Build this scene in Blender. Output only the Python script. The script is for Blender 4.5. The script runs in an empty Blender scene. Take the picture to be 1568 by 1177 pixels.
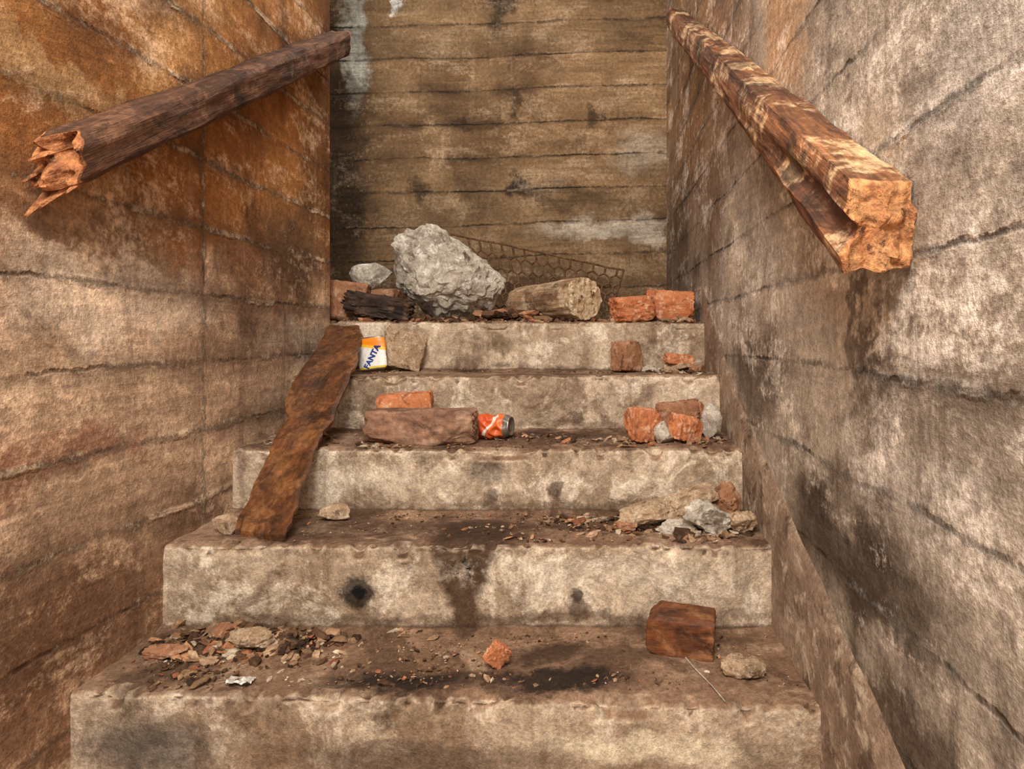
import bpy, bmesh, math, random
from mathutils import Vector, Matrix, noise, Euler
scene=bpy.context.scene
scene.view_settings.view_transform='Standard'
scene.view_settings.look='None'

def srgb(r,g,b):
    def f(c):
        c/=255.0
        return c/12.92 if c<=0.04045 else ((c+0.055)/1.055)**2.4
    return (f(r),f(g),f(b),1.0)

# ------------------------------------------------------------ node helper
class NT:
    def __init__(s,name):
        s.mat=bpy.data.materials.new(name); s.mat.use_nodes=True
        s.t=s.mat.node_tree; s.t.nodes.clear()
        s.out=s.t.nodes.new('ShaderNodeOutputMaterial')
        s.bsdf=s.t.nodes.new('ShaderNodeBsdfPrincipled')
        s.t.links.new(s.bsdf.outputs[0],s.out.inputs[0])
        tc=s.t.nodes.new('ShaderNodeTexCoord'); s.pos=tc.outputs['Object']
    def put(s,sock,v):
        if isinstance(v,bpy.types.NodeSocket): s.t.links.new(v,sock)
        elif v is not None:
            if isinstance(v,(int,float)) and sock.type=='VECTOR': v=(v,v,v)
            sock.default_value=v
    def m(s,op,a,b=None,c=None,clamp=False):
        n=s.t.nodes.new('ShaderNodeMath'); n.operation=op; n.use_clamp=clamp
        s.put(n.inputs[0],a); s.put(n.inputs[1],b); s.put(n.inputs[2],c)
        return n.outputs[0]
    def v(s,op,a,b=None):
        n=s.t.nodes.new('ShaderNodeVectorMath'); n.operation=op
        s.put(n.inputs[0],a); s.put(n.inputs[1],b)
        return n.outputs['Value'] if op in('LENGTH','DOT_PRODUCT') else n.outputs[0]
    def comb(s,x,y,z):
        n=s.t.nodes.new('ShaderNodeCombineXYZ')
        s.put(n.inputs[0],x); s.put(n.inputs[1],y); s.put(n.inputs[2],z); return n.outputs[0]
    def sep(s,a):
        n=s.t.nodes.new('ShaderNodeSeparateXYZ'); s.put(n.inputs[0],a); return n.outputs
    def noise(s,vec,sc=5,det=6,ro=0.6,dist=0,color=False):
        n=s.t.nodes.new('ShaderNodeTexNoise'); s.put(n.inputs['Vector'],vec)
        n.inputs['Scale'].default_value=sc; n.inputs['Detail'].default_value=det
        n.inputs['Roughness'].default_value=ro; n.inputs['Distortion'].default_value=dist
        return n.outputs['Color'] if color else n.outputs[0]
    def white(s,w):
        n=s.t.nodes.new('ShaderNodeTexWhiteNoise'); n.noise_dimensions='1D'; s.put(n.inputs['W'],w); return n.outputs['Value']
    def mr(s,val,a,b,c=0.0,d=1.0):
        n=s.t.nodes.new('ShaderNodeMapRange'); n.interpolation_type='SMOOTHSTEP'
        s.put(n.inputs[0],val); n.inputs[1].default_value=a; n.inputs[2].default_value=b
        n.inputs[3].default_value=c; n.inputs[4].default_value=d; return n.outputs[0]
    def mix(s,f,a,b,blend='MIX'):
        n=s.t.nodes.new('ShaderNodeMix'); n.data_type='RGBA'; n.blend_type=blend
        s.put(n.inputs[0],f); s.put(n.inputs[6],a); s.put(n.inputs[7],b); return n.outputs[2]
    def mul(s,col,val):
        return s.mix(1.0,col,s.comb(val,val,val),'MULTIPLY')
    def blob(s,pw,c,r,strength=1.0,soft=0.35):
        d=s.v('SUBTRACT',pw,c); d=s.v('DIVIDE',d,r); L=s.v('LENGTH',d)
        return s.m('MULTIPLY',s.mr(L,1.0,soft),strength)
    def finish(s,col,rough=0.9,height=None,dist=0.01,strength=0.6,spec=0.25,metal=0.0):
        s.put(s.bsdf.inputs['Base Color'],col); s.put(s.bsdf.inputs['Roughness'],rough)
        s.bsdf.inputs['Specular IOR Level'].default_value=spec
        s.put(s.bsdf.inputs['Metallic'],metal)
        if height is not None:
            b=s.t.nodes.new('ShaderNodeBump'); b.inputs['Distance'].default_value=dist; b.inputs['Strength'].default_value=strength
            s.put(b.inputs['Height'],height); s.t.links.new(b.outputs[0],s.bsdf.inputs['Normal'])
        return s.mat

def board_mat(name,axis,colA,colB,colL,colD,bh=0.165,tilt=0.0,off=0.0,vj=None,lightamt=.55,darkamt=.5,
              blobs=(),streak=0.3,zgrad=None,seamdark=.6,seamlight=.5,seed=0.0,grainamt=.2,slt=(.50,.60),rv=(.82,1.14)):
    n=NT(name); x,y,z=n.sep(n.pos); u=y if axis=='Y' else x
    P=n.v('ADD',n.pos,(seed,seed*2,seed*3))
    PA=n.v('MULTIPLY',P,(.68,.68,1.4))
    wob=n.m('MULTIPLY',n.m('SUBTRACT',n.noise(P,2.2,2,.5),.5),.045)
    wob2=n.m('MULTIPLY',n.m('SUBTRACT',n.noise(P,30,3,.65),.5),.018)
    v2=n.m('ADD',n.m('ADD',n.m('ADD',z,n.m('MULTIPLY',u,tilt)),wob),wob2)
    cf=n.m('ADD',n.m('DIVIDE',v2,bh),off+20)
    cell=n.m('FLOOR',cf); fr=n.m('FRACT',cf)
    dist=n.m('MULTIPLY',n.m('MINIMUM',fr,n.m('SUBTRACT',1.0,fr)),bh)
    dall=dist; rk=cell
    if vj is not None:
        uu=n.m('SUBTRACT',n.m('ADD',u,wob2),vj)
        dall=n.m('MINIMUM',dall,n.m('ABSOLUTE',uu)); rk=n.m('ADD',rk,n.m('MULTIPLY',n.m('GREATER_THAN',uu,0.0),31.7))
    rnd=n.white(rk)
    g=n.comb(n.m('MULTIPLY',u,3.5),n.m('MULTIPLY',v2,60.0),n.m('MULTIPLY',rnd,37.0))
    grain=n.noise(g,1.0,5,.65,.4)
    big=n.noise(P,1.5,7,.6,.3); med=n.noise(PA,5.0,9,.72,.4); fine=n.noise(P,60,5,.75); speck=n.noise(P,200,2,.7)
    col=n.mix(n.mr(n.m('ADD',n.m('MULTIPLY',big,.75),n.m('MULTIPLY',grain,.25)),.40,.60),colA,colB)
    if zgrad is not None:
        for (lo,hi,c,st) in zgrad:
            zz=n.m('ADD',z,n.m('MULTIPLY',n.m('SUBTRACT',big,.5),.9))
            col=n.mix(n.m('MULTIPLY',n.mr(zz,lo,hi),st),col,c)
    pw=n.v('ADD',n.pos,n.v('MULTIPLY',n.v('SUBTRACT',n.noise(P,4,6,.7,color=True),(.5,.5,.5)),(.45,.45,.45)))
    for (c,r,cc,st) in blobs:
        k=n.m('MULTIPLY',n.blob(pw,c,r,st),n.mr(med,.3,.52,.55,1.0))
        col=n.mix(k,col,cc)
    L=n.m('MULTIPLY',n.mr(n.m('ADD',n.m('MULTIPLY',med,.72),n.m('MULTIPLY',fine,.28)),.50,.61),lightamt)
    col=n.mix(L,col,colL)
    med2=n.noise(n.v('ADD',P,(9.1,3.3,5.7)),3.2,9,.72,.6)
    col=n.mix(n.m('MULTIPLY',n.mr(med2,.50,.66),darkamt),col,colD)
    st=n.noise(n.v('MULTIPLY',P,(14,14,.9) ),1.0,6,.65)
    stm=n.mr(big,.42,.56,.3,1.0)
    col=n.mix(n.m('MULTIPLY',n.m('MULTIPLY',n.mr(st,.52,.68),streak),stm),col,colD)
    col=n.mix(n.m('MULTIPLY',n.mr(st,.44,.30),streak*.4),col,colL)
    col=n.mul(col,n.mr(rnd,0,1,rv[0],rv[1]))
    col=n.mul(col,n.mr(grain,.25,.75,1-grainamt*1.4,1+grainamt*1.4))
    col=n.mul(col,n.mr(med,.32,.68,.80,1.20))
    col=n.mul(col,n.mr(fine,.3,.7,.72,1.30))
    col=n.mul(col,n.mr(speck,.3,.7,.82,1.18))
    sb=n.mr(med2,.46,.60)
    col=n.mix(n.m('MULTIPLY',n.m('MULTIPLY',n.mr(dall,.006,.001),n.m('ADD',n.m('MULTIPLY',sb,.75),.25)),seamdark),col,n.mix(.45,colD,(0.01,.008,.006,1)))
    sl=n.mr(n.noise(n.v('ADD',P,(3,7,2)),5.0,9,.85),slt[0],slt[1])
    col=n.mix(n.m('MULTIPLY',n.m('MULTIPLY',n.mr(dall,.011,.002),sl),seamlight),col,colL)
    gd=n.mr(big,.48,.6)
    col=n.mix(n.m('MULTIPLY',n.m('MULTIPLY',n.mr(dist,.06,.0),gd),.5),col,colD)
    h=n.m('ADD',n.m('MULTIPLY',grain,.6*grainamt+.08),n.m('MULTIPLY',fine,.40))
    h=n.m('ADD',h,n.m('MULTIPLY',med,.75)); h=n.m('ADD',h,n.m('MULTIPLY',rnd,.35))
    h=n.m('ADD',h,n.m('MULTIPLY',n.m('MULTIPLY',n.mr(dall,.012,.002),sl),.7))
    h=n.m('SUBTRACT',h,n.m('MULTIPLY',n.m('MULTIPLY',n.mr(dall,.006,.001),sb),.5))
    return n.finish(col,.88,h,.012,.85)

# ------------------------------------------------------------ mesh helpers
def link(o): scene.collection.objects.link(o); return o
def obj_from_bm(name,bm,mat,loc=(0,0,0),smooth=False,parent=None):
    me=bpy.data.meshes.new(name); bm.normal_update(); bm.to_mesh(me); bm.free()
    if mat: me.materials.append(mat)
    if smooth:
        for p in me.polygons: p.use_smooth=True
    o=bpy.data.objects.new(name,me); o.location=loc; link(o)
    if parent: o.parent=parent
    return o
def box(name,lo,hi,mat):
    bm=bmesh.new(); bmesh.ops.create_cube(bm,size=1)
    lo=Vector(lo);hi=Vector(hi)
    for v in bm.verts:
        v.co=Vector([ (lo[i]+hi[i])/2+v.co[i]*(hi[i]-lo[i]) for i in range(3)])
    return obj_from_bm(name,bm,mat)
def fr(v,s=1.0,o=4): return noise.fractal(v*s,1.0,2.0,o)

# ------------------------------------------------------------ room materials
S=srgb
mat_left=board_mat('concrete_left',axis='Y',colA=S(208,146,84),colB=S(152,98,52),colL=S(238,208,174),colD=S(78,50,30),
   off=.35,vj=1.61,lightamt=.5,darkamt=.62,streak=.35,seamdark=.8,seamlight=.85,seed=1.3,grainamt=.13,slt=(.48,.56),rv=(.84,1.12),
   zgrad=[(1.25,.88,S(202,172,144),.85),(.52,.2,S(146,108,80),.9)],  # brown wall foot; some contact shadow is painted into the lower fade
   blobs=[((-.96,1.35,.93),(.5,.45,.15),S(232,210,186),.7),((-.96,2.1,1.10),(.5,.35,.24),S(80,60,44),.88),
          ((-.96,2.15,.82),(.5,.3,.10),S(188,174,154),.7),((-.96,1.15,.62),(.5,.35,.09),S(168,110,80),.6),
          ((-.96,1.2,1.03),(.5,.5,.045),S(108,68,42),.65),((-.96,1.1,.33),(.5,.4,.2),S(120,86,62),.8),((-.96,1.6,.38),(.5,.2,.12),S(100,74,54),.6),  # low brown patches: grime plus painted contact shadow in the lower-left corner
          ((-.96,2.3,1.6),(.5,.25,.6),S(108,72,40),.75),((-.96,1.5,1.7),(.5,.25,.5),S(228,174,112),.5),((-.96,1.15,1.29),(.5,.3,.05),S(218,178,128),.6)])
mat_right=board_mat('concrete_right',axis='Y',colA=S(202,188,170),colB=S(158,144,128),colL=S(240,231,218),colD=S(74,58,44),
   off=.3,vj=None,lightamt=.65,darkamt=.65,streak=.5,seamdark=.8,seamlight=.45,seed=5.1,grainamt=.12,
   blobs=[((.41,2.75,2.0),(.5,1.55,1.15),S(152,112,72),.95),((.41,1.35,1.55),(.5,.3,.35),S(196,148,96),.7),((.41,3.3,1.2),(.5,.8,.6),S(108,84,60),.8),
          ((.41,1.6,.74),(.5,.4,.17),S(92,75,60),.8),((.41,1.05,.48),(.5,.4,.11),S(66,52,40),.95),((.41,.80,.27),(.5,.45,.14),S(76,59,46),.9),
          ((.41,.95,.87),(.5,.04,.12),S(62,52,44),.75),((.41,1.9,1.08),(.5,.15,.16),S(222,204,178),.75),((.41,2.2,1.25),(.5,.2,.3),S(134,100,66),.7),
          ((.41,1.15,1.0),(.5,.2,.1),S(100,84,68),.6),((.41,.7,1.15),(.5,.2,.15),S(222,214,204),.5),((.41,.85,.62),(.5,.3,.08),S(228,218,204),.5)])
mat_back=board_mat('concrete_back',axis='X',colA=S(156,126,92),colB=S(116,89,62),colL=S(196,174,146),colD=S(50,37,27),
   bh=.185,tilt=-.03,off=.1,lightamt=.32,darkamt=.45,streak=.3,seamdark=.95,seamlight=.3,seed=9.7,grainamt=.22,rv=(.74,1.16),
   blobs=[((.1,3.6,1.42),(.50,.5,.10),S(222,208,188),.9),((.3,3.6,1.85),(.25,.5,.2),S(194,180,158),.6),
          ((-.49,3.6,2.6),(.10,.5,.25),S(40,34,29),.85),((-.40,3.6,1.66),(.12,.5,.09),S(30,25,21),.9),((-.95,3.6,1.65),(.08,.5,.1),S(52,41,32),.8),
          ((-.7,3.6,2.05),(.05,.5,.07),S(44,33,26),.75),((.0,3.6,2.05),(.05,.5,.07),S(44,33,26),.75),((-.42,3.6,2.1),(.05,.5,.12),S(54,41,31),.7),((-.1,3.6,1.6),(.3,.5,.07),S(78,60,44),.6),
          ((-1.45,3.6,1.8),(.33,.5,1.2),S(46,35,26),.9),((-1.31,3.6,2.5),(.09,.5,.5),S(205,205,192),.9),((-1.06,3.6,2.68),(.04,.5,.09),S(235,232,225),1.0),  # broad dark area paints the left opening's shadow; pale marks are paint stains
          ((-.5,3.6,1.0),(1.4,.5,.28),S(62,46,32),.85)])  # dark base band: shade at the wall foot painted into the colour

def step_mat():
    n=NT('concrete_steps'); P=n.pos; x,y,z=n.sep(P)
    geo=n.t.nodes.new('ShaderNodeNewGeometry'); nz=n.sep(geo.outputs['Normal'])[2]
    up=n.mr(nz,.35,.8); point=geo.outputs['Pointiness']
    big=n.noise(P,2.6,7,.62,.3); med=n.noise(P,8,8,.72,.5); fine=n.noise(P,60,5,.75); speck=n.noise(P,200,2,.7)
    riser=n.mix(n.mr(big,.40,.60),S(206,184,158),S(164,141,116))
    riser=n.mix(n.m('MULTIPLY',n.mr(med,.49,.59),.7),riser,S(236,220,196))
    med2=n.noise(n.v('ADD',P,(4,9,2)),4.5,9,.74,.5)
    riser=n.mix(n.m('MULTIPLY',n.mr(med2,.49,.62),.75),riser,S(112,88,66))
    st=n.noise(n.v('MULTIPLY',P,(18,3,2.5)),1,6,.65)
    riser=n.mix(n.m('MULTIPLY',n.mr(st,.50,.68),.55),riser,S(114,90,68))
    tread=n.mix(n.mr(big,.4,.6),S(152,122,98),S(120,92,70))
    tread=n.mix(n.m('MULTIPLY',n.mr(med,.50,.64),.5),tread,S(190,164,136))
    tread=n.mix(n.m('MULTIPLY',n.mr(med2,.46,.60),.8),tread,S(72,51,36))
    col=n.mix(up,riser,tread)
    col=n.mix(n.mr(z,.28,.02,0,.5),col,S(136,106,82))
    pw=n.v('ADD',P,n.v('MULTIPLY',n.v('SUBTRACT',n.noise(P,12,6,.75,color=True),(.5,.5,.5)),(.075,.075,.075)))
    pw2=n.v('ADD',P,n.v('MULTIPLY',n.v('SUBTRACT',n.noise(P,7,7,.75,color=True),(.5,.5,.5)),(.2,.2,.1)))
    D=S(64,46,33); DD=S(40,30,23)
    for c,r,cc,s_ in [((-.28,1.55,.37),(.125,.14,.06),D,.95),((-.285,1.46,.345),(.088,.08,.05),S(80,60,44),1),((-.285,1.46,.29),(.066,.08,.075),S(82,62,46),1),((-.28,1.46,.22),(.036,.08,.09),S(90,68,50),1),
        ((-.285,1.46,.325),(.012,.08,.02),S(14,12,11),1),((-.278,1.46,.305),(.009,.08,.016),S(14,12,11),1),
        ((-.525,1.46,.262),(.050,.08,.046),DD,.9),((-.525,1.46,.262),(.020,.08,.020),S(16,13,11),1),((-.03,1.46,.225),(.032,.08,.035),D,.7),((-.03,1.46,.255),(.015,.08,.015),S(30,22,18),.8),
        ((-.28,1.74,.47),(.065,.08,.045),D,.75),((-.1,1.74,.42),(.03,.08,.03),D,.75),((-.27,1.74,.40),(.03,.08,.03),D,.7),
        ((-.05,2.07,.57),(.035,.08,.03),D,.75),((-.33,2.38,.80),(.05,.08,.04),S(100,78,48),.6)]:
        col=n.mix(n.blob(pw,c,r,s_,.55),col,cc)
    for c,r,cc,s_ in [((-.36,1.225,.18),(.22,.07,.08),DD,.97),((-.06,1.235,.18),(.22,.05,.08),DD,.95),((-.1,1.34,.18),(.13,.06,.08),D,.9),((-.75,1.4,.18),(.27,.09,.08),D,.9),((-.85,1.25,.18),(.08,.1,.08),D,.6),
        ((.2,1.42,.18),(.2,.05,.04),D,.6),  # dark patch paints the ambient shadow behind the wood block
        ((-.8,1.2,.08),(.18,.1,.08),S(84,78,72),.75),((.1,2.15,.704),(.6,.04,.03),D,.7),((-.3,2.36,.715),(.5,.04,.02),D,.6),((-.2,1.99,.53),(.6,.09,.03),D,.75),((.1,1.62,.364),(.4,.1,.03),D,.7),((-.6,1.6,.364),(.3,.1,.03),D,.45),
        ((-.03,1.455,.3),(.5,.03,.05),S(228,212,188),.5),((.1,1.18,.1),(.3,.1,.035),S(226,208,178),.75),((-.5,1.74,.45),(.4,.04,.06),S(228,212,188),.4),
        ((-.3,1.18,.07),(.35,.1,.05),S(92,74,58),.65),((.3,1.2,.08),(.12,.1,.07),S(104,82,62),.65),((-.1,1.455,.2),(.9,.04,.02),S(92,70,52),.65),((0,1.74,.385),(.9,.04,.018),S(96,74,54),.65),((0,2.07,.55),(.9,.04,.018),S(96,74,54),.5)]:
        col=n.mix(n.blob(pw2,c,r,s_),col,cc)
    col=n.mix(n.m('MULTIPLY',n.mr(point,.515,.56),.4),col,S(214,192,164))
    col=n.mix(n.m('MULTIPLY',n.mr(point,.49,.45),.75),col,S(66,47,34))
    col=n.mul(col,n.mr(med,.32,.68,.88,1.12))
    col=n.mul(col,n.mr(fine,.3,.7,.72,1.28)); col=n.mul(col,n.mr(speck,.3,.7,.82,1.18))
    h=n.m('ADD',n.m('MULTIPLY',med,.7),n.m('MULTIPLY',fine,.4))
    return n.finish(col,.9,h,.014,.9)
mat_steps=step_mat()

def rock_mat(name,a,b,c,d,sc=9,bump=.012,fa=.3):
    n=NT(name); P=n.pos
    big=n.noise(P,sc,6,.65,.4); med=n.noise(P,sc*3,8,.75,.4); fine=n.noise(P,sc*14,4,.75)
    col=n.mix(n.mr(big,.38,.62),a,b); col=n.mix(n.m('MULTIPLY',n.mr(med,.5,.62),.8),col,c)
    col=n.mix(n.m('MULTIPLY',n.mr(n.noise(n.v('ADD',P,(5,5,5)),sc*1.8,7,.75,.5),.53,.64),.8),col,d)
    col=n.mul(col,n.mr(fine,.3,.7,1-fa,1+fa))
    h=n.m('ADD',n.m('MULTIPLY',med,.7),n.m('MULTIPLY',fine,.4))
    return n.finish(col,.92,h,bump,.9)
m_rock=rock_mat('pale_rock',S(204,194,176),S(160,148,132),S(242,236,224),S(92,76,60),7)
m_stone=rock_mat('beige_stone',S(204,174,140),S(168,138,108),S(230,210,184),S(104,78,56),14)
m_brick=rock_mat('red_brick',S(206,132,88),S(176,102,64),S(228,184,148),S(124,80,56),12,.005,.16)
m_brickd=rock_mat('dusty_brick',S(168,120,88),S(140,96,68),S(200,162,130),S(84,60,44),12,.006,.18)
m_white=rock_mat('white_plaster',S(212,200,182),S(178,164,144),S(236,228,216),S(112,92,72),18,.008)

def wood_mat(name,a,b,c,d,gs=(26,2.2,26),rough=.75,endc=None,bump=.01,spec=.3,lt=.5):
    n=NT(name); P=n.pos
    g=n.noise(n.v('MULTIPLY',P,gs),1,6,.68,.6); g2=n.noise(n.v('MULTIPLY',P,tuple(k*3.5 for k in gs)),1,4,.7)
    big=n.noise(P,7,7,.72,.4); fine=n.noise(P,60,4,.7)
    col=n.mix(n.mr(g,.35,.62),a,b); col=n.mix(n.m('MULTIPLY',n.mr(big,.49,.58),lt),col,c)
    col=n.mix(n.m('MULTIPLY',n.mr(n.noise(n.v('ADD',P,(3,8,1)),6,8,.74,.5),.5,.60),.75),col,d)
    if endc:
        at=n.t.nodes.new('ShaderNodeAttribute'); at.attribute_name='endmask'
        ec=n.mix(n.mr(n.noise(P,24,7,.75),.4,.6),endc[0],endc[1])
        ec=n.mix(n.mr(n.noise(n.v('ADD',P,(2,2,2)),34,5,.75),.53,.64),ec,S(92,58,38))
        col=n.mix(n.mr(at.outputs['Fac'],.3,.6),col,ec)
    col=n.mul(col,n.mr(g2,.3,.7,.65,1.3)); col=n.mul(col,n.mr(fine,.3,.7,.75,1.25))
    h=n.m('ADD',n.m('MULTIPLY',g,.6),n.m('MULTIPLY',g2,.5)); h=n.m('ADD',h,n.m('MULTIPLY',fine,.2))
    return n.finish(col,rough,h,bump,.9,spec)
m_railL=wood_mat('dark_timber',S(104,70,50),S(70,47,35),S(142,102,76),S(42,29,23),endc=(S(196,130,82),S(136,82,50)))
m_railR=wood_mat('peeling_timber',S(148,98,62),S(96,62,42),S(222,186,142),S(48,32,23),endc=(S(202,144,94),S(160,102,62)),lt=.75)
m_plank=wood_mat('varnished_plank',S(112,68,35),S(80,48,26),S(150,102,62),S(52,32,20),gs=(22,1.6,22),rough=.42,bump=.004,spec=.5,lt=.45)
m_block=wood_mat('brown_wood_block',S(128,76,42),S(92,53,30),S(166,118,80),S(48,30,20),gs=(3,26,26),rough=.6,bump=.004)
m_grayblock=wood_mat('weathered_block',S(154,116,92),S(124,90,70),S(184,150,124),S(84,60,46),gs=(5,12,12),bump=.006)
m_burnt=wood_mat('burnt_wood',S(78,56,44),S(52,39,32),S(116,90,70),S(32,25,21),gs=(4,26,26))
m_log=wood_mat('log_bark',S(200,170,134),S(152,120,90),S(230,210,182),S(88,64,46),endc=(S(222,200,166),S(180,148,112)))

# ------------------------------------------------------------ shell
box('wall_right',(.41,-.4,-.05),(.66,3.85,3.1),mat_right)
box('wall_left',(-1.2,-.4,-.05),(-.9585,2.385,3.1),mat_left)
box('wall_back',(-2.4,3.6,.6),(.41,3.85,3.1),mat_back)
box('wall_landing',(-2.4,2.1,.6),(-2.2,3.6,3.1),mat_back)
box('floor_landing',(-2.2,2.39,.6),(.41,3.6,.876),mat_steps)
box('floor',(-.9585,-.4,-.1),(.41,1.3,0),mat_steps)
box('landing_sky_block',(-2.4,2.0,3.1),(.66,3.85,3.2),mat_back)  # unseen slab, added over the landing to cut down sky light

# stairs
EY=[1.179,1.459,1.742,2.077,2.381]; EZ=[.18,.364,.53,.704,.883]
prof=[]
def seg(a,b,n_,step):
    L=math.dist(a,b); k=max(2,int(L/.007))
    for i in range(k): 
        t=i/k; prof.append((a[0]+(b[0]-a[0])*t,a[1]+(b[1]-a[1])*t,n_[0],n_[1],step))
z0=0.0; r=.011
for i in range(5):
    y=EY[i]; zt=EZ[i]; yn=EY[i+1] if i<4 else 2.75
    seg((y,z0),(y,zt-r),(-1,0),i)
    for k in range(5):
        a=math.pi/2*k/5
        prof.append((y+r-r*math.cos(a),zt-r+r*math.sin(a),-math.cos(a),math.sin(a),i))
    seg((y+r,zt),(yn,zt),(0,1),i)
    z0=zt
NX=220; X0,X1=-.958,.409
bm=bmesh.new(); rows=[]
for (y,z,ny,nz,i) in prof:
    row=[]
    for j in range(NX+1):
        x=X0+(X1-X0)*j/NX
        p=Vector((x,y,z)); d=fr(p,5)*.005+fr(p,28,3)*.0026
        ed=math.hypot(y-EY[i],z-EZ[i])
        e=max(0,1-ed/.032)
        chip=max(0,noise.noise(Vector((x*7,i*9.3,0)))-.15)*.06+max(0,noise.noise(Vector((x*20,i*4.1,3)))-.18)*.065+max(0,fr(Vector((x*30,y*30,z*30+i)),1,3)-.15)*.016
        d-=e*chip
        yy=y+ny*d; zz=z+nz*d
        if e>0: yy+=e*chip*.5; zz-=e*chip*.5
        yy+=noise.noise(Vector((x*2,i*5.0,7)))*.005
        if i==0:
            k=max(0,min(1,(1.459-y)/.28)); yy+=k*(.018-(x+.96)/1.35*.05)
        if nz==1 and i<4:
            b=max(0,1-(EY[i+1]-y)/.04); zz+=b*b*.010*(1+noise.noise(Vector((x*9,i,2))))
        row.append(bm.verts.new((x,yy,zz)))
    rows.append(row)
for a in range(len(rows)-1):
    for j in range(NX):
        bm.faces.new((rows[a][j],rows[a][j+1],rows[a+1][j+1],rows[a+1][j]))
stairs=obj_from_bm('staircase',bm,mat_steps,smooth=True)

# thin plaster lip along the right wall above the flight
poly=[(.3,0),(.3,.06),(.864,.27),(1.3,.44),(1.717,.60),(2.06,.78),(2.30,.93),(2.44,1.02)]
bm=bmesh.new(); ups=[]
for a,b in zip(poly[1:7],poly[2:8]):
    for k in range(14):
        t=k/14; ups.append((a[0]+(b[0]-a[0])*t,a[1]+(b[1]-a[1])*t))
ups.append(poly[7]); pv=[]
for (y,z) in ups:
    z+=noise.noise(Vector((0,y*9,1)))*.014+noise.noise(Vector((0,y*30,1)))*.005
    bot=0.0 if y<1.25 else (y-1.25)*.55
    th=.009*min(1,max(.15,(2.44-y)/.7))
    pv.append((bm.verts.new((.41-th,y,bot)),bm.verts.new((.41-th+noise.noise(Vector((0,y*6,2)))*.002,y,z-.012)),bm.verts.new((.411,y,z+.004))))
for a,b in zip(pv,pv[1:]):
    bm.faces.new((a[0],a[1],b[1],b[0])); bm.faces.new((a[1],a[2],b[2],b[1]))
m_skirt=rock_mat('skirt_plaster',S(158,134,112),S(122,100,82),S(196,176,152),S(78,61,47),6,.010,.25)
obj_from_bm('trim_1',bm,m_skirt,smooth=True)

# ------------------------------------------------------------ chunks
def chunk(name,base,size,seed,mat,kind='rock',rot=(0,0,0),cuts=None,ncut=7,amp=.18,sub=4,sink=.003,tiny=.03):
    rnd=random.Random(seed); bm=bmesh.new()
    if kind=='rock': bmesh.ops.create_icosphere(bm,subdivisions=sub,radius=1)
    else:
        bmesh.ops.create_cube(bm,size=2); bmesh.ops.subdivide_edges(bm,edges=bm.edges[:],cuts=18,use_grid_fill=True)
    off=Vector((rnd.uniform(-50,50),rnd.uniform(-50,50),rnd.uniform(-50,50)))
    pl=list(cuts or [])
    for _ in range(ncut):
        nn=Vector((rnd.gauss(0,1),rnd.gauss(0,1),rnd.gauss(0,1))).normalized()
        if kind=='rock': pl.append((nn,rnd.uniform(.5,.82)))
        else:
            nn=Vector((rnd.choice((-1,1))*rnd.uniform(.2,1),rnd.choice((-1,1))*rnd.uniform(.2,1),rnd.choice((-1,1))*rnd.uniform(.2,1))).normalized()
            pl.append((nn,rnd.uniform(1.15,1.45)))
    sz=Vector(size)/2
    for v in bm.verts:
        c=v.co.copy()
        if kind=='rock': c*=1.08+amp*fr(c+off,1.1,3)
        for nn,d in pl:
            nn=Vector(nn).normalized(); k=c.dot(nn)-d
            if k>0: c-=nn*k*.97
        if kind!='rock':
            m=sorted([abs(a) for a in c]); 
            if m[1]>.93: c*=1-.03*(m[1]-.93)/.07
        nd=v.co.normalized()
        c+=nd*(fr(c+off,3.5,5)*tiny*2.4+fr(c+off,11,3)*tiny)
        v.co=Vector((c[0]*sz[0],c[1]*sz[1],c[2]*sz[2]))
    R=Euler([math.radians(a) for a in rot]).to_matrix()
    for v in bm.verts: v.co=R@v.co
    mz=min(v.co.z for v in bm.verts)
    for v in bm.verts: v.co.z-=mz+sink
    o=obj_from_bm(name,bm,mat,loc=base,smooth=True)
    o.data.set_sharp_from_angle(angle=math.radians(32))
    return o

L=.883
chunk('boulder',(-.580,2.57,L),(.47,.32,.43),78,m_rock,cuts=[((.66,-.1,.74),.40),((.95,-.1,.3),.76),((-1,0,-.05),.76),((-.55,-.2,-.8),.72),((-.35,-.75,.55),.66),((.15,-.9,.35),.60),((.7,-.7,-.1),.66),((-.25,.1,1),.76),((.35,-1,-.3),.62),((-.7,-.8,-.1),.68),((.2,-.4,-.9),.70),((.25,-.5,.85),.62)],ncut=0,amp=.10,sub=5,tiny=.055)
chunk('brick',(-.955,2.52,L),(.17,.13,.15),21,m_brickd,'brick',rot=(0,6,12),ncut=5)
chunk('brick',(-.90,2.74,L),(.20,.13,.14),22,m_brickd,'brick',rot=(0,0,-10),ncut=4)
chunk('rock',(-.905,2.70,L+.138),(.16,.15,.12),23,m_rock,ncut=5,amp=.1)
chunk('charred_wood',(-.80,2.455,L),(.23,.10,.080),24,m_burnt,'brick',rot=(0,9,6),ncut=9,amp=.2,tiny=.09)
chunk('brick',(.15,2.455,L),(.145,.12,.09),25,m_brick,'brick',rot=(2,-4,14),ncut=8,tiny=.05)
chunk('brick',(.30,2.52,L),(.18,.12,.115),26,m_brick,'brick',rot=(3,3,-8),ncut=7,tiny=.04)
Z4=.704
chunk('brick',(-.676,2.335,Z4),(.14,.07,.13),31,m_stone,'brick',rot=(0,14,18),ncut=6)
chunk('brick',(.122,2.30,Z4),(.085,.08,.105),32,m_brickd,'brick',rot=(-4,5,38),ncut=6)
chunk('brick',(.305,2.30,Z4+.028),(.095,.06,.035),33,m_brick,'brick',rot=(0,4,10),ncut=7)
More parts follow.
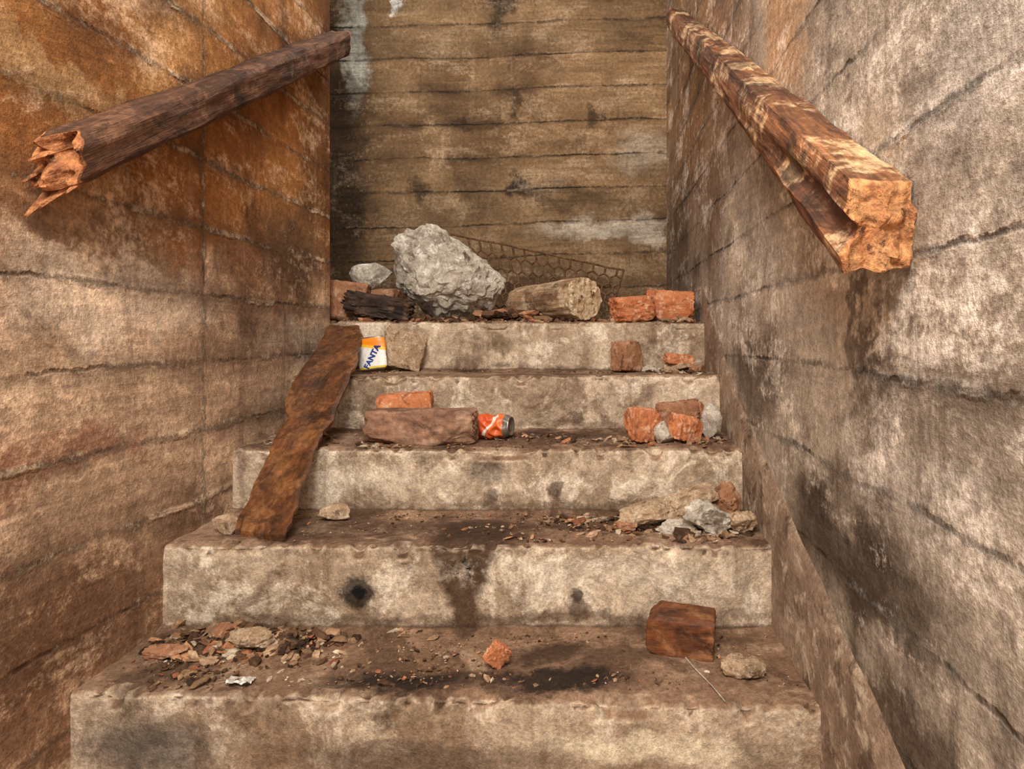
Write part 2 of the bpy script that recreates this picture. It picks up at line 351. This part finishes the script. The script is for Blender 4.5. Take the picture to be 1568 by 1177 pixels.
chunk('rock',(.30,2.31,Z4),(.17,.10,.038),34,m_stone,ncut=9)
chunk('rock',(.205,2.28,Z4),(.08,.06,.035),35,m_white,ncut=9)
chunk('rock',(.365,2.27,Z4),(.06,.07,.04),36,m_brickd,ncut=8)
Z3=.53
chunk('wood_block',(-.48,1.845,Z3),(.30,.085,.095),41,m_grayblock,'brick',rot=(0,0,-2),ncut=3,tiny=.025)
chunk('brick',(-.555,1.95,Z3),(.155,.09,.128),42,m_brick,'brick',rot=(0,-4,8),ncut=6)
chunk('brick',(.148,1.88,Z3),(.085,.09,.092),43,m_brick,'brick',rot=(0,6,28),ncut=8,tiny=.04)
chunk('brick',(.262,1.985,Z3),(.125,.08,.095),44,m_brickd,'brick',rot=(0,-8,-8),ncut=8,tiny=.05)
chunk('brick',(.262,1.845,Z3),(.075,.07,.07),45,m_brick,'brick',rot=(4,14,40),ncut=9,tiny=.05)
chunk('rock',(.202,1.835,Z3),(.055,.05,.060),46,m_white,ncut=5)
chunk('rock',(.350,1.925,Z3),(.062,.07,.095),47,m_white,ncut=5)
chunk('rock',(.32,2.01,Z3),(.07,.07,.13),48,m_brick,ncut=7)
Z2=.364
chunk('rock',(-.65,1.66,Z2),(.080,.055,.046),51,m_stone,ncut=7)
chunk('rock',(-.868,1.55,Z2),(.065,.06,.05),52,m_stone,ncut=9)
chunk('rock',(.15,1.62,Z2),(.21,.12,.060),53,m_stone,ncut=10,rot=(0,-8,10),tiny=.07)
chunk('rock',(.24,1.66,Z2),(.18,.11,.095),54,m_stone,ncut=10,rot=(0,-20,10),tiny=.07)
chunk('rock',(.275,1.55,Z2),(.135,.09,.08),55,m_rock,ncut=10,rot=(0,8,10),tiny=.07)
chunk('rock',(.34,1.66,Z2),(.10,.09,.09),56,m_brickd,ncut=10,tiny=.06)
chunk('rock',(.355,1.55,Z2),(.075,.08,.06),57,m_stone,ncut=8,tiny=.06)
chunk('rock',(.20,1.56,Z2),(.09,.06,.04),58,m_white,ncut=8,tiny=.06)
chunk('rock',(.08,1.58,Z2),(.08,.05,.03),59,m_brickd,ncut=8,tiny=.06)
Z1=.18
chunk('rock',(-.72,1.365,Z1),(.10,.07,.042),61,m_stone,ncut=7,tiny=.05)
chunk('rock',(-.87,1.33,Z1),(.09,.06,.03),62,m_brickd,ncut=9,tiny=.05)
chunk('rock',(-.80,1.42,Z1),(.06,.05,.03),63,m_brickd,ncut=9)
chunk('rock',(.292,1.262,Z1),(.080,.055,.036),64,m_stone,ncut=2,rot=(0,0,-10))
chunk('brick',(-.187,1.285,Z1),(.040,.022,.040),65,m_brick,'brick',rot=(10,40,30),ncut=10,tiny=.08)
chunk('wood_block',(.185,1.36,Z1),(.137,.085,.080),66,m_block,'brick',rot=(0,3,-12),
      cuts=[((-.8,0,.6),1.12),((-.8,0,-.6),1.15),((0,-.7,.7),1.25)],ncut=0,tiny=.015)

# ------------------------------------------------------------ timber beams
def rail(name,sec,p0,p1,mat,seed,near_j=.03,far_j=.02,disp=.004,taper=1.0,sec2=None,shear=0.0,splinters=(),close=1.0):
    p0=Vector(p0);p1=Vector(p1); Ln=(p1-p0).length
    sec2=sec2 or sec
    S2=[]
    n_=len(sec)
    for q in range(n_):
        a,b=sec[q],sec[(q+1)%n_]; a2,b2=sec2[q],sec2[(q+1)%n_]
        d=math.dist(a,b); k=max(1,int(d/.0055))
        for i in range(k):
            t=i/k; S2.append((a[0]+(b[0]-a[0])*t,a[1]+(b[1]-a[1])*t,a2[0]+(b2[0]-a2[0])*t,a2[1]+(b2[1]-a2[1])*t))
    bm=bmesh.new(); dl=bm.verts.layers.float.new('endmask')
    K=int(Ln/.010); rows=[]
    def endoff(x,z,j):
        return (noise.noise(Vector((x*28,z*28,seed)))*1.1+noise.noise(Vector((x*70,z*70,seed)))*.35)*j+z*shear
    for r_ in range(K+1):
        t=r_/K; row=[]; tc=min(1,t/close); tc=tc*tc*(3-2*tc)
        for s in S2:
            x=s[0]+(s[2]-s[0])*tc; z=s[1]+(s[3]-s[1])*tc; y=Ln*t
            if t<.12: y+=endoff(x,z,near_j)*(1-t/.12)
            if t>.9: y+=endoff(x,z,far_j)*((t-.9)/.1)
            d=noise.noise(Vector((x*6+seed,y*3,z*6)))*disp+fr(Vector((x*45,y*7,z*45)),1,3)*disp*.8
            bow=noise.noise(Vector((seed,y*1.2,0)))*.008
            k=(1+(taper-1)*t); rr=math.hypot(x,z)+1e-6
            v=bm.verts.new((x*k*(1+d/rr),y,z*k*(1+d/rr)+bow)); v[dl]=1.0 if (r_==0 or r_==K) else (.3 if r_<2 else 0); row.append(v)
        rows.append(row)
    m_=len(S2)
    for a in range(K):
        for j in range(m_):
            bm.faces.new((rows[a][j],rows[a][(j+1)%m_],rows[a+1][(j+1)%m_],rows[a+1][j]))
    for row,j_,sg in ((rows[0],near_j,-1),(rows[-1],far_j,1)):
        prev=row; cx=sum(v.co.x for v in row)/m_; cz=sum(v.co.z for v in row)/m_
        for f in (.93,.85,.76,.66,.55,.44,.33,.2):
            cur=[]
            for v in row:
                x=cx+(v.co.x-cx)*f; z=cz+(v.co.z-cz)*f
                yb=(0 if sg<0 else Ln)+endoff(x,z,j_)+fr(Vector((x*60,z*60,seed)),1,4)*.006
                w=bm.verts.new((x,yb,z)); w[dl]=1.0; cur.append(w)
            for j in range(m_):
                bm.faces.new((prev[j],prev[(j+1)%m_],cur[(j+1)%m_],cur[j]))
            prev=cur
        c=bm.verts.new((cx,(0 if sg<0 else Ln)+endoff(cx,cz,j_),cz)); c[dl]=1
        for j in range(m_): bm.faces.new((prev[j],prev[(j+1)%m_],c))
    for (sx,sz_,ex,ey,ez,w_) in splinters:
        base=Vector((sx,.05,sz_)); tip=Vector((ex,ey,ez)); K2=8; pr=None
        for q in range(K2+1):
            t=q/K2; c=base.lerp(tip,t); ww=w_*(1-t*.8)
            ring=[]
            for g in range(6):
                a=g*math.tau/6; jj=1+.35*noise.noise(Vector((g*3.1,t*4,seed)))
                v=bm.verts.new((c.x+math.cos(a)*ww*jj,c.y+noise.noise(Vector((t*5,g,1)))*.004,c.z+math.sin(a)*ww*.6*jj)); v[dl]=1; ring.append(v)
            if pr:
                for g in range(6): bm.faces.new((pr[g],pr[(g+1)%6],ring[(g+1)%6],ring[g]))
            pr=ring
        bm.faces.new(pr)
    bmesh.ops.recalc_face_normals(bm,faces=bm.faces[:])
    o=obj_from_bm(name,bm,mat,smooth=True); o.data.set_sharp_from_angle(angle=math.radians(38))
    d=(p1-p0).normalized(); xax=d.cross(Vector((0,0,1))).normalized(); zax=xax.cross(d)
    M=Matrix((xax,d,zax)).transposed().to_4x4(); M.translation=p0
    o.matrix_world=M
    return o
secL=[(-.040,.040),(.012,.042),(.030,.036),(.037,.024),(.035,-.028),(.026,-.038),(-.040,-.038)]
rail('timber_handrail',secL,(-.912,1.12,1.132),(-.912,2.375,1.895),m_railL,3,near_j=.050,far_j=.02,disp=.0050,shear=.75,
     splinters=[(-.02,-.03,-.036,-.075,-.070,.022),(.0,-.03,-.018,-.060,-.060,.020),(-.012,.015,-.022,-.035,.012,.018),(-.028,.0,-.036,-.05,-.02,.014),(.018,-.028,.012,-.030,-.045,.014)])
secR=[(-.034,.050),(.010,.050),(.046,.046),(.047,-.020),(.046,-.048),(-.040,-.055),(-.047,-.034),(-.024,-.016),(-.020,-.004),(-.040,.014)]
secR2=[(-.036,.046),(.010,.050),(.046,.046),(.047,-.020),(.046,-.048),(-.036,-.050),(-.044,-.034),(-.046,-.016),(-.047,-.004),(-.045,.014)]
rail('timber_handrail',secR,(.361,.83,.975),(.361,2.9,2.243),m_railR,8,near_j=.015,far_j=.03,disp=.0060,taper=.75,sec2=secR2,shear=.5,close=.27)

secG=[(.084*math.cos(-a),.084*math.sin(-a)*.95) for a in [i*math.tau/14 for i in range(14)]]
rail('log',secG,(-.03,2.44,L+.088),(-.30,2.76,L+.078),m_log,5,near_j=.005,far_j=.02,disp=.006,taper=.88)

# ------------------------------------------------------------ warped plank
st=[(2.355,.862,-.949,-.838),(2.28,.825,-.938,-.80),(2.2,.790,-.926,-.785),(2.07,.730,-.915,-.752),(1.98,.684,-.908,-.742),(1.9,.640,-.890,-.735),
    (1.82,.598,-.858,-.722),(1.742,.556,-.846,-.724),(1.68,.512,-.845,-.716),(1.62,.466,-.838,-.705),(1.56,.420,-.836,-.700),(1.50,.378,-.834,-.694)]
bm=bmesh.new(); T=[];B=[]
M=90;W=14
for i in range(M+1):
    f=i/M*(len(st)-1); k=min(int(f),len(st)-2); t=f-k
    a,b=st[k],st[k+1]; y,z,xl,xr=[a[q]+(b[q]-a[q])*t for q in range(4)]
    xl+=noise.noise(Vector((0,y*14,3)))*.012+noise.noise(Vector((0,y*50,3)))*.005; xr+=noise.noise(Vector((5,y*14,3)))*.012+noise.noise(Vector((5,y*50,3)))*.005
    xl=max(xl,-.955)
    rt=[];rb=[]
    for j in range(W+1):
        s=j/W; x=xl+(xr-xl)*s; sl=(i/M)**3*(s-.5)*-.05
        cup=(.5-abs(s-.5))*-.012+noise.noise(Vector((x*6,y*5,0)))*.005+.008
        ee=noise.noise(Vector((s*9,0,0)))*.014*(max(0,i/M-.9)/.1)
        th=.016 if 0<j<W else .012
        rt.append(bm.verts.new((x,y+sl+ee,z+cup+(0 if 0<j<W else -.003))))
        rb.append(bm.verts.new((x,y+sl+ee,z+cup-th)))
    T.append(rt);B.append(rb)
for i in range(M):
    for j in range(W):
        bm.faces.new((T[i][j],T[i][j+1],T[i+1][j+1],T[i+1][j])); bm.faces.new((B[i][j+1],B[i][j],B[i+1][j],B[i+1][j+1]))
    bm.faces.new((T[i][0],T[i+1][0],B[i+1][0],B[i][0])); bm.faces.new((T[i+1][W],T[i][W],B[i][W],B[i+1][W]))
for j in range(W):
    bm.faces.new((T[0][j+1],T[0][j],B[0][j],B[0][j+1])); bm.faces.new((T[M][j],T[M][j+1],B[M][j+1],B[M][j]))
bmesh.ops.recalc_face_normals(bm,faces=bm.faces[:])
obj_from_bm('wooden_plank',bm,m_plank,smooth=False)

# ------------------------------------------------------------ wire mesh panel
m_rust=rock_mat('rusty_metal',S(112,80,56),S(80,58,42),S(150,108,74),S(50,37,28),30,.002)
A=Vector((-.66,3.05,1.305));Bc=Vector((.14,2.92,1.125));C=Vector((.07,2.84,L+.006));D=Vector((-.50,2.84,L+.006))
def quad(u,v_):
    p=(D.lerp(C,u)).lerp(A.lerp(Bc,u),v_)
    p=p+Vector((0,1,-.3)).normalized()*(.05*math.sin(u*math.pi)*math.sin(v_*math.pi)+.022*noise.noise(Vector((u*5,v_*3,0))))
    return p
cu=bpy.data.curves.new('wire_mesh_panel','CURVE'); cu.dimensions='3D'; cu.bevel_depth=.0052; cu.bevel_resolution=1
def pl(pts):
    s=cu.splines.new('POLY'); s.points.add(len(pts)-1)
    for i,p in enumerate(pts): s.points[i].co=(*p,1)
NU,NV=15,6
for i in range(NU):
    for j in range(NV):
        ox=(i+.5*(j%2))/NU; oy=j/NV; a=1/NU; b=1/NV
        pts=[(ox,oy+b*.33),(ox+a*.5,oy),(ox+a,oy+b*.33)]
        pl([quad(min(1,p[0]),min(1,p[1])) for p in pts]); pl([quad(min(1,ox+a),oy+b*.33),quad(min(1,ox+a),min(1,oy+b))])
pl([quad(i/20,1) for i in range(21)]);pl([quad(i/20,0) for i in range(21)]);pl([quad(0,i/8) for i in range(9)]);pl([quad(1,i/8) for i in range(9)])
cu.materials.append(m_rust)
tmp=bpy.data.objects.new('tmp',cu); link(tmp)
dg=bpy.context.evaluated_depsgraph_get(); me=bpy.data.meshes.new_from_object(tmp.evaluated_get(dg)); bpy.data.objects.remove(tmp)
if not me.materials: me.materials.append(m_rust)
link(bpy.data.objects.new('wire_mesh_panel',me))

# ------------------------------------------------------------ drink cans
def can_mat(name,kind):
    n=NT(name); P=n.pos; x,y,z=n.sep(P)
    if kind=='A':
        wv=n.m('ADD',z,n.m('MULTIPLY',x,.25))
        col=n.mix(n.mr(wv,.076,.078),S(240,236,228),S(250,190,50))
        col=n.mix(n.mr(wv,.086,.088),col,S(246,140,24))
        col=n.mix(n.mr(z,.014,.012),col,S(236,206,70))
    else:
        wv=n.m('ADD',z,n.m('MULTIPLY',n.m('SINE',n.m('MULTIPLY',x,60)),.018))
        col=n.mix(n.mr(wv,.060,.062),S(218,88,36),S(232,110,52))
        a=n.m('ABSOLUTE',n.m('SUBTRACT',wv,.056)); col=n.mix(n.mr(a,.006,.005),col,S(236,222,206))
        col=n.mix(n.mr(z,.096,.100),col,S(104,94,82))
    al=n.m('MAXIMUM',n.mr(z,.0065,.0055),n.mr(z,.1125,.1135))
    col=n.mix(al,col,S(150,145,138))
    col=n.mix(n.m('MULTIPLY',n.mr(n.noise(P,70,6,.7),.55,.65),.4),col,S(120,86,60))
    return n.finish(col,.38,n.noise(P,60,4,.6),.002,.3,.5,n.m('MULTIPLY',al,.8))
def can(name,mat,seed,loc,rot,flat=None,dent=.006):
    bm=bmesh.new(); R=.033
    pr=[(0,.006),(.020,.006),(.024,.001),(.026,0),(.030,.006),(R,.012)]+[(R,.012+.088*k/20) for k in range(1,21)]+[(.031,.106),(.027,.113),(.0275,.116),(.026,.1165),(.025,.113),(.0,.112)]
    rings=[]; K=56
    for (r_,z) in pr:
        ring=[]
        for k in range(K):
            a=math.tau*k/K; x=math.cos(a)*r_; y=math.sin(a)*r_
            mid=math.sin(math.pi*min(1,max(0,z/.116)))
            nn=noise.noise(Vector((math.cos(a)*1.6,math.sin(a)*1.6,z*38+seed)))
            d=(-abs(nn)*1.2+.25)*dent*mid
            x*=1+d/R; y*=1+d/R
            if flat: x*=flat[0]; y*=flat[1]+(1-mid)*.12
            ring.append(bm.verts.new((x,y,z)))
        rings.append(ring)
    for a,b in zip(rings,rings[1:]):
        for k in range(K): bm.faces.new((a[k],a[(k+1)%K],b[(k+1)%K],b[k]))
    bmesh.ops.remove_doubles(bm,verts=bm.verts[:],dist=1e-5); bmesh.ops.recalc_face_normals(bm,faces=bm.faces[:])
    r2=bmesh.ops.create_circle(bm,segments=12,radius=.009,cap_ends=True)
    for v in r2['verts']: v.co+=Vector((.004,-.003,.1138))
    o=obj_from_bm(name,bm,mat,smooth=True); o.location=loc; o.rotation_euler=[math.radians(a) for a in rot]
    return o
ca=can('drink_can',can_mat('can_yellow','A'),2,(-.752,2.245,Z4+.008),(-8,-8,-4),flat=(1.50,.36),dent=.002)
mt=NT('can_blue_print'); m_blue=mt.finish(S(30,60,140),.4)
tx=bpy.data.curves.new('lettering','FONT'); tx.body='FANTA'; tx.size=.028; tx.extrude=.0022; tx.align_x='CENTER'; tx.offset=.0008
tx.materials.append(m_blue); to=bpy.data.objects.new('lettering',tx); link(to); to.parent=ca
to.location=(.012,-.0122,.042); to.rotation_euler=(math.radians(90),math.radians(-58),0)
cb=can('drink_can',can_mat('can_orange','B'),6,(-.350,1.945,Z3+.033),(0,88,-14),dent=.022)

def stick(name,pts,r_,mat):
    cu=bpy.data.curves.new(name,'CURVE'); cu.dimensions='3D'; cu.bevel_depth=r_; cu.bevel_resolution=2; cu.use_fill_caps=True
    s=cu.splines.new('POLY'); s.points.add(len(pts)-1)
    for i,p in enumerate(pts): s.points[i].co=(*p,1); s.points[i].radius=1-.4*i/len(pts)
    cu.materials.append(mat); o=bpy.data.objects.new(name,cu); return link(o)
stick('twig',[(.185,1.33,.184),(.20,1.27,.186),(.222,1.21,.185),(.236,1.16,.184)],.0016,m_white)

# ------------------------------------------------------------ rubble scatter
def chip_mat():
    n=NT('rubble_chips'); at=n.t.nodes.new('ShaderNodeAttribute'); at.attribute_name='tint'
    f=n.noise(n.pos,90,4,.75); m=n.noise(n.pos,30,5,.7)
    col=n.mul(at.outputs['Color'],n.mr(f,.3,.7,.6,1.35))
    col=n.mix(n.m('MULTIPLY',n.mr(m,.48,.6),.5),col,S(116,88,64))
    return n.finish(col,.92,n.m('ADD',f,m),.004,.8)
m_chip=chip_mat()
PAL={'brick':[S(176,116,80),S(150,94,64),S(192,142,104)],'white':[S(206,190,166),S(186,168,144)],'tan':[S(160,128,98),S(138,108,80),S(182,150,118)],
     'dark':[S(78,54,38),S(58,40,29),S(100,72,50)]}
def scatter(name,groups,seed):
    rnd=random.Random(seed); bm=bmesh.new(); cl=bm.verts.layers.float_color.new('tint')
    for (zb,cx,cy,sx,sy,cnt,smin,smax,wts,lim) in groups:
        keys=list(wts.keys()); ws=list(wts.values())
        sub=[(rnd.gauss(cx,sx),rnd.gauss(cy,sy)) for _ in range(max(5,cnt//18))]
        for _ in range(cnt):
            hx,hy=rnd.choice(sub)
            x=rnd.gauss(hx,sx*.35); y=rnd.gauss(hy,sy*.4)
            if x<-.93: x=-.93+rnd.random()*.12
            if x>.385: x=.385-rnd.random()*.12
            if y<lim[0] or y>lim[1]: y=rnd.uniform(lim[0],lim[1])
            s=smin+(smax-smin)*rnd.random()**2.6
            c=rnd.choice(PAL[rnd.choices(keys,ws)[0]]); k=rnd.uniform(.75,1.2); c=(c[0]*k,c[1]*k,c[2]*k,1)
            r_=bmesh.ops.create_icosphere(bm,subdivisions=1,radius=1)
            sc=Vector((rnd.uniform(.6,1.5),rnd.uniform(.4,1.0),rnd.uniform(.14,.55)))*s*.5
            E=Euler((rnd.uniform(-.45,.45),rnd.uniform(-.45,.45),rnd.uniform(0,6.28))).to_matrix()
            for v in r_['verts']:
                q=v.co*rnd.uniform(.55,1.35); q=Vector((q[0]*sc[0],q[1]*sc[1],q[2]*sc[2])); q=E@q
                v.co=q+Vector((x,y,zb+sc[2]*.55)); v[cl]=c
    return obj_from_bm(name,bm,m_chip)
mixd={'brick':2,'white':2,'tan':5,'dark':5}; dk={'dark':6,'tan':3,'brick':1}
T1=(1.205,1.452);T2=(1.48,1.735);T3=(1.76,2.07);T4=(2.095,2.375);T5=(2.40,3.2)
scatter('rubble',[
  (Z1,-.78,1.38,.10,.04,520,.006,.045,{'brick':1.5,'white':1.5,'tan':5,'dark':8},T1),(Z1+.006,-.78,1.41,.09,.025,160,.01,.045,dk,T1),(Z1,-.60,1.36,.12,.05,240,.004,.028,mixd,T1),
  (Z1,-.80,1.27,.08,.04,160,.004,.024,dk,T1),(Z1,-.3,1.42,.25,.03,200,.003,.012,dk,T1),(Z1,-.38,1.24,.14,.03,200,.003,.016,dk,T1),(Z1,-.05,1.26,.14,.03,160,.003,.014,dk,T1),
  (Z1,-.25,1.27,.08,.04,80,.004,.018,mixd,T1),(Z1,.22,1.32,.12,.08,100,.003,.012,mixd,T1),(Z1,-.65,1.22,.06,.015,24,.006,.018,{'white':3,'tan':1},T1),(Z1,-.28,1.33,.45,.1,800,.002,.006,mixd,T1)],1)
scatter('rubble',[
  (Z2,.24,1.61,.07,.05,460,.008,.05,mixd,T2),(Z2,.05,1.62,.10,.05,260,.005,.034,mixd,T2),(Z2,-.15,1.6,.15,.05,120,.004,.02,mixd,T2),(Z2,-.4,1.70,.25,.03,200,.003,.014,dk,T2),
  (Z2,-.55,1.66,.12,.04,80,.004,.02,mixd,T2),(Z2,-.75,1.56,.12,.05,60,.004,.015,mixd,T2),(Z2,-.28,1.6,.4,.1,600,.002,.006,mixd,T2)],2)
scatter('rubble',[
  (Z3,.24,1.9,.09,.06,280,.006,.036,mixd,T3),(Z3,-.66,1.85,.10,.06,220,.006,.034,{'white':3,'tan':4,'brick':1,'dark':2},T3),(Z3,-.12,1.92,.16,.06,220,.004,.028,mixd,T3),
  (Z3,-.28,1.8,.4,.03,300,.002,.010,dk,T3)],3)
scatter('rubble',[
  (Z4,.28,2.28,.08,.05,240,.007,.038,mixd,T4),(Z4,-.25,2.30,.35,.04,220,.003,.014,{'dark':6,'tan':3},T4),(Z4,-.7,2.28,.06,.05,80,.005,.02,{'white':2,'tan':3,'brick':2},T4)],4)
scatter('rubble',[
  (L,-.25,2.5,.3,.06,420,.01,.06,{'dark':8,'brick':2,'tan':2},T5),(L,-.8,2.5,.12,.06,320,.01,.07,{'dark':6,'brick':2,'tan':1},T5),
  (L,.2,2.5,.14,.06,260,.01,.05,{'dark':4,'brick':3,'tan':2},T5),(L+.02,-.33,2.58,.07,.05,200,.02,.10,{'dark':6,'brick':2},T5),(L,-.3,2.43,.4,.015,260,.004,.02,mixd,T5)],5)

bm=bmesh.new(); bmesh.ops.create_grid(bm,x_segments=10,y_segments=6,size=1)
for v in bm.verts:
    x,y=v.co.x,v.co.y; v.co=Vector((x*.024,y*.012,.006+noise.noise(Vector((x*2.5,y*2.5,4)))*.007))
n=NT('foil'); obj_from_bm('foil_scrap',bm,n.finish(S(190,182,172),.45,None,metal=.3),loc=(-.66,1.225,Z1+.002))

# ------------------------------------------------------------ light
w=bpy.data.worlds.new('World'); scene.world=w; w.use_nodes=True
bg=w.node_tree.nodes['Background']; bg.inputs[0].default_value=(1.0,.95,.89,1); bg.inputs[1].default_value=1.1
def area(name,loc,target,size,e,col=(1,.94,.87)):
    l=bpy.data.lights.new(name,'AREA'); l.size=size; l.energy=e; l.color=col
    o=bpy.data.objects.new(name,l); o.location=loc; o.rotation_euler=(Vector(target)-Vector(loc)).to_track_quat('-Z','Y').to_euler(); link(o)
area('daylight_opening',(-.3,-.7,2.5),(-.25,2.2,.8),.9,90)
area('landing_fill',(-.5,2.75,3.0),(-.3,2.7,.9),.7,11)  # added fill light without a real fixture, lightens landing and back wall

cam=bpy.data.cameras.new('camera'); co=bpy.data.objects.new('camera',cam); link(co)
co.location=(0,0,.835); co.rotation_euler=(math.radians(90),0,0)
cam.sensor_width=36; cam.lens=22.96; cam.shift_x=-.0784; cam.shift_y=-.0485; cam.clip_start=.02
scene.camera=co
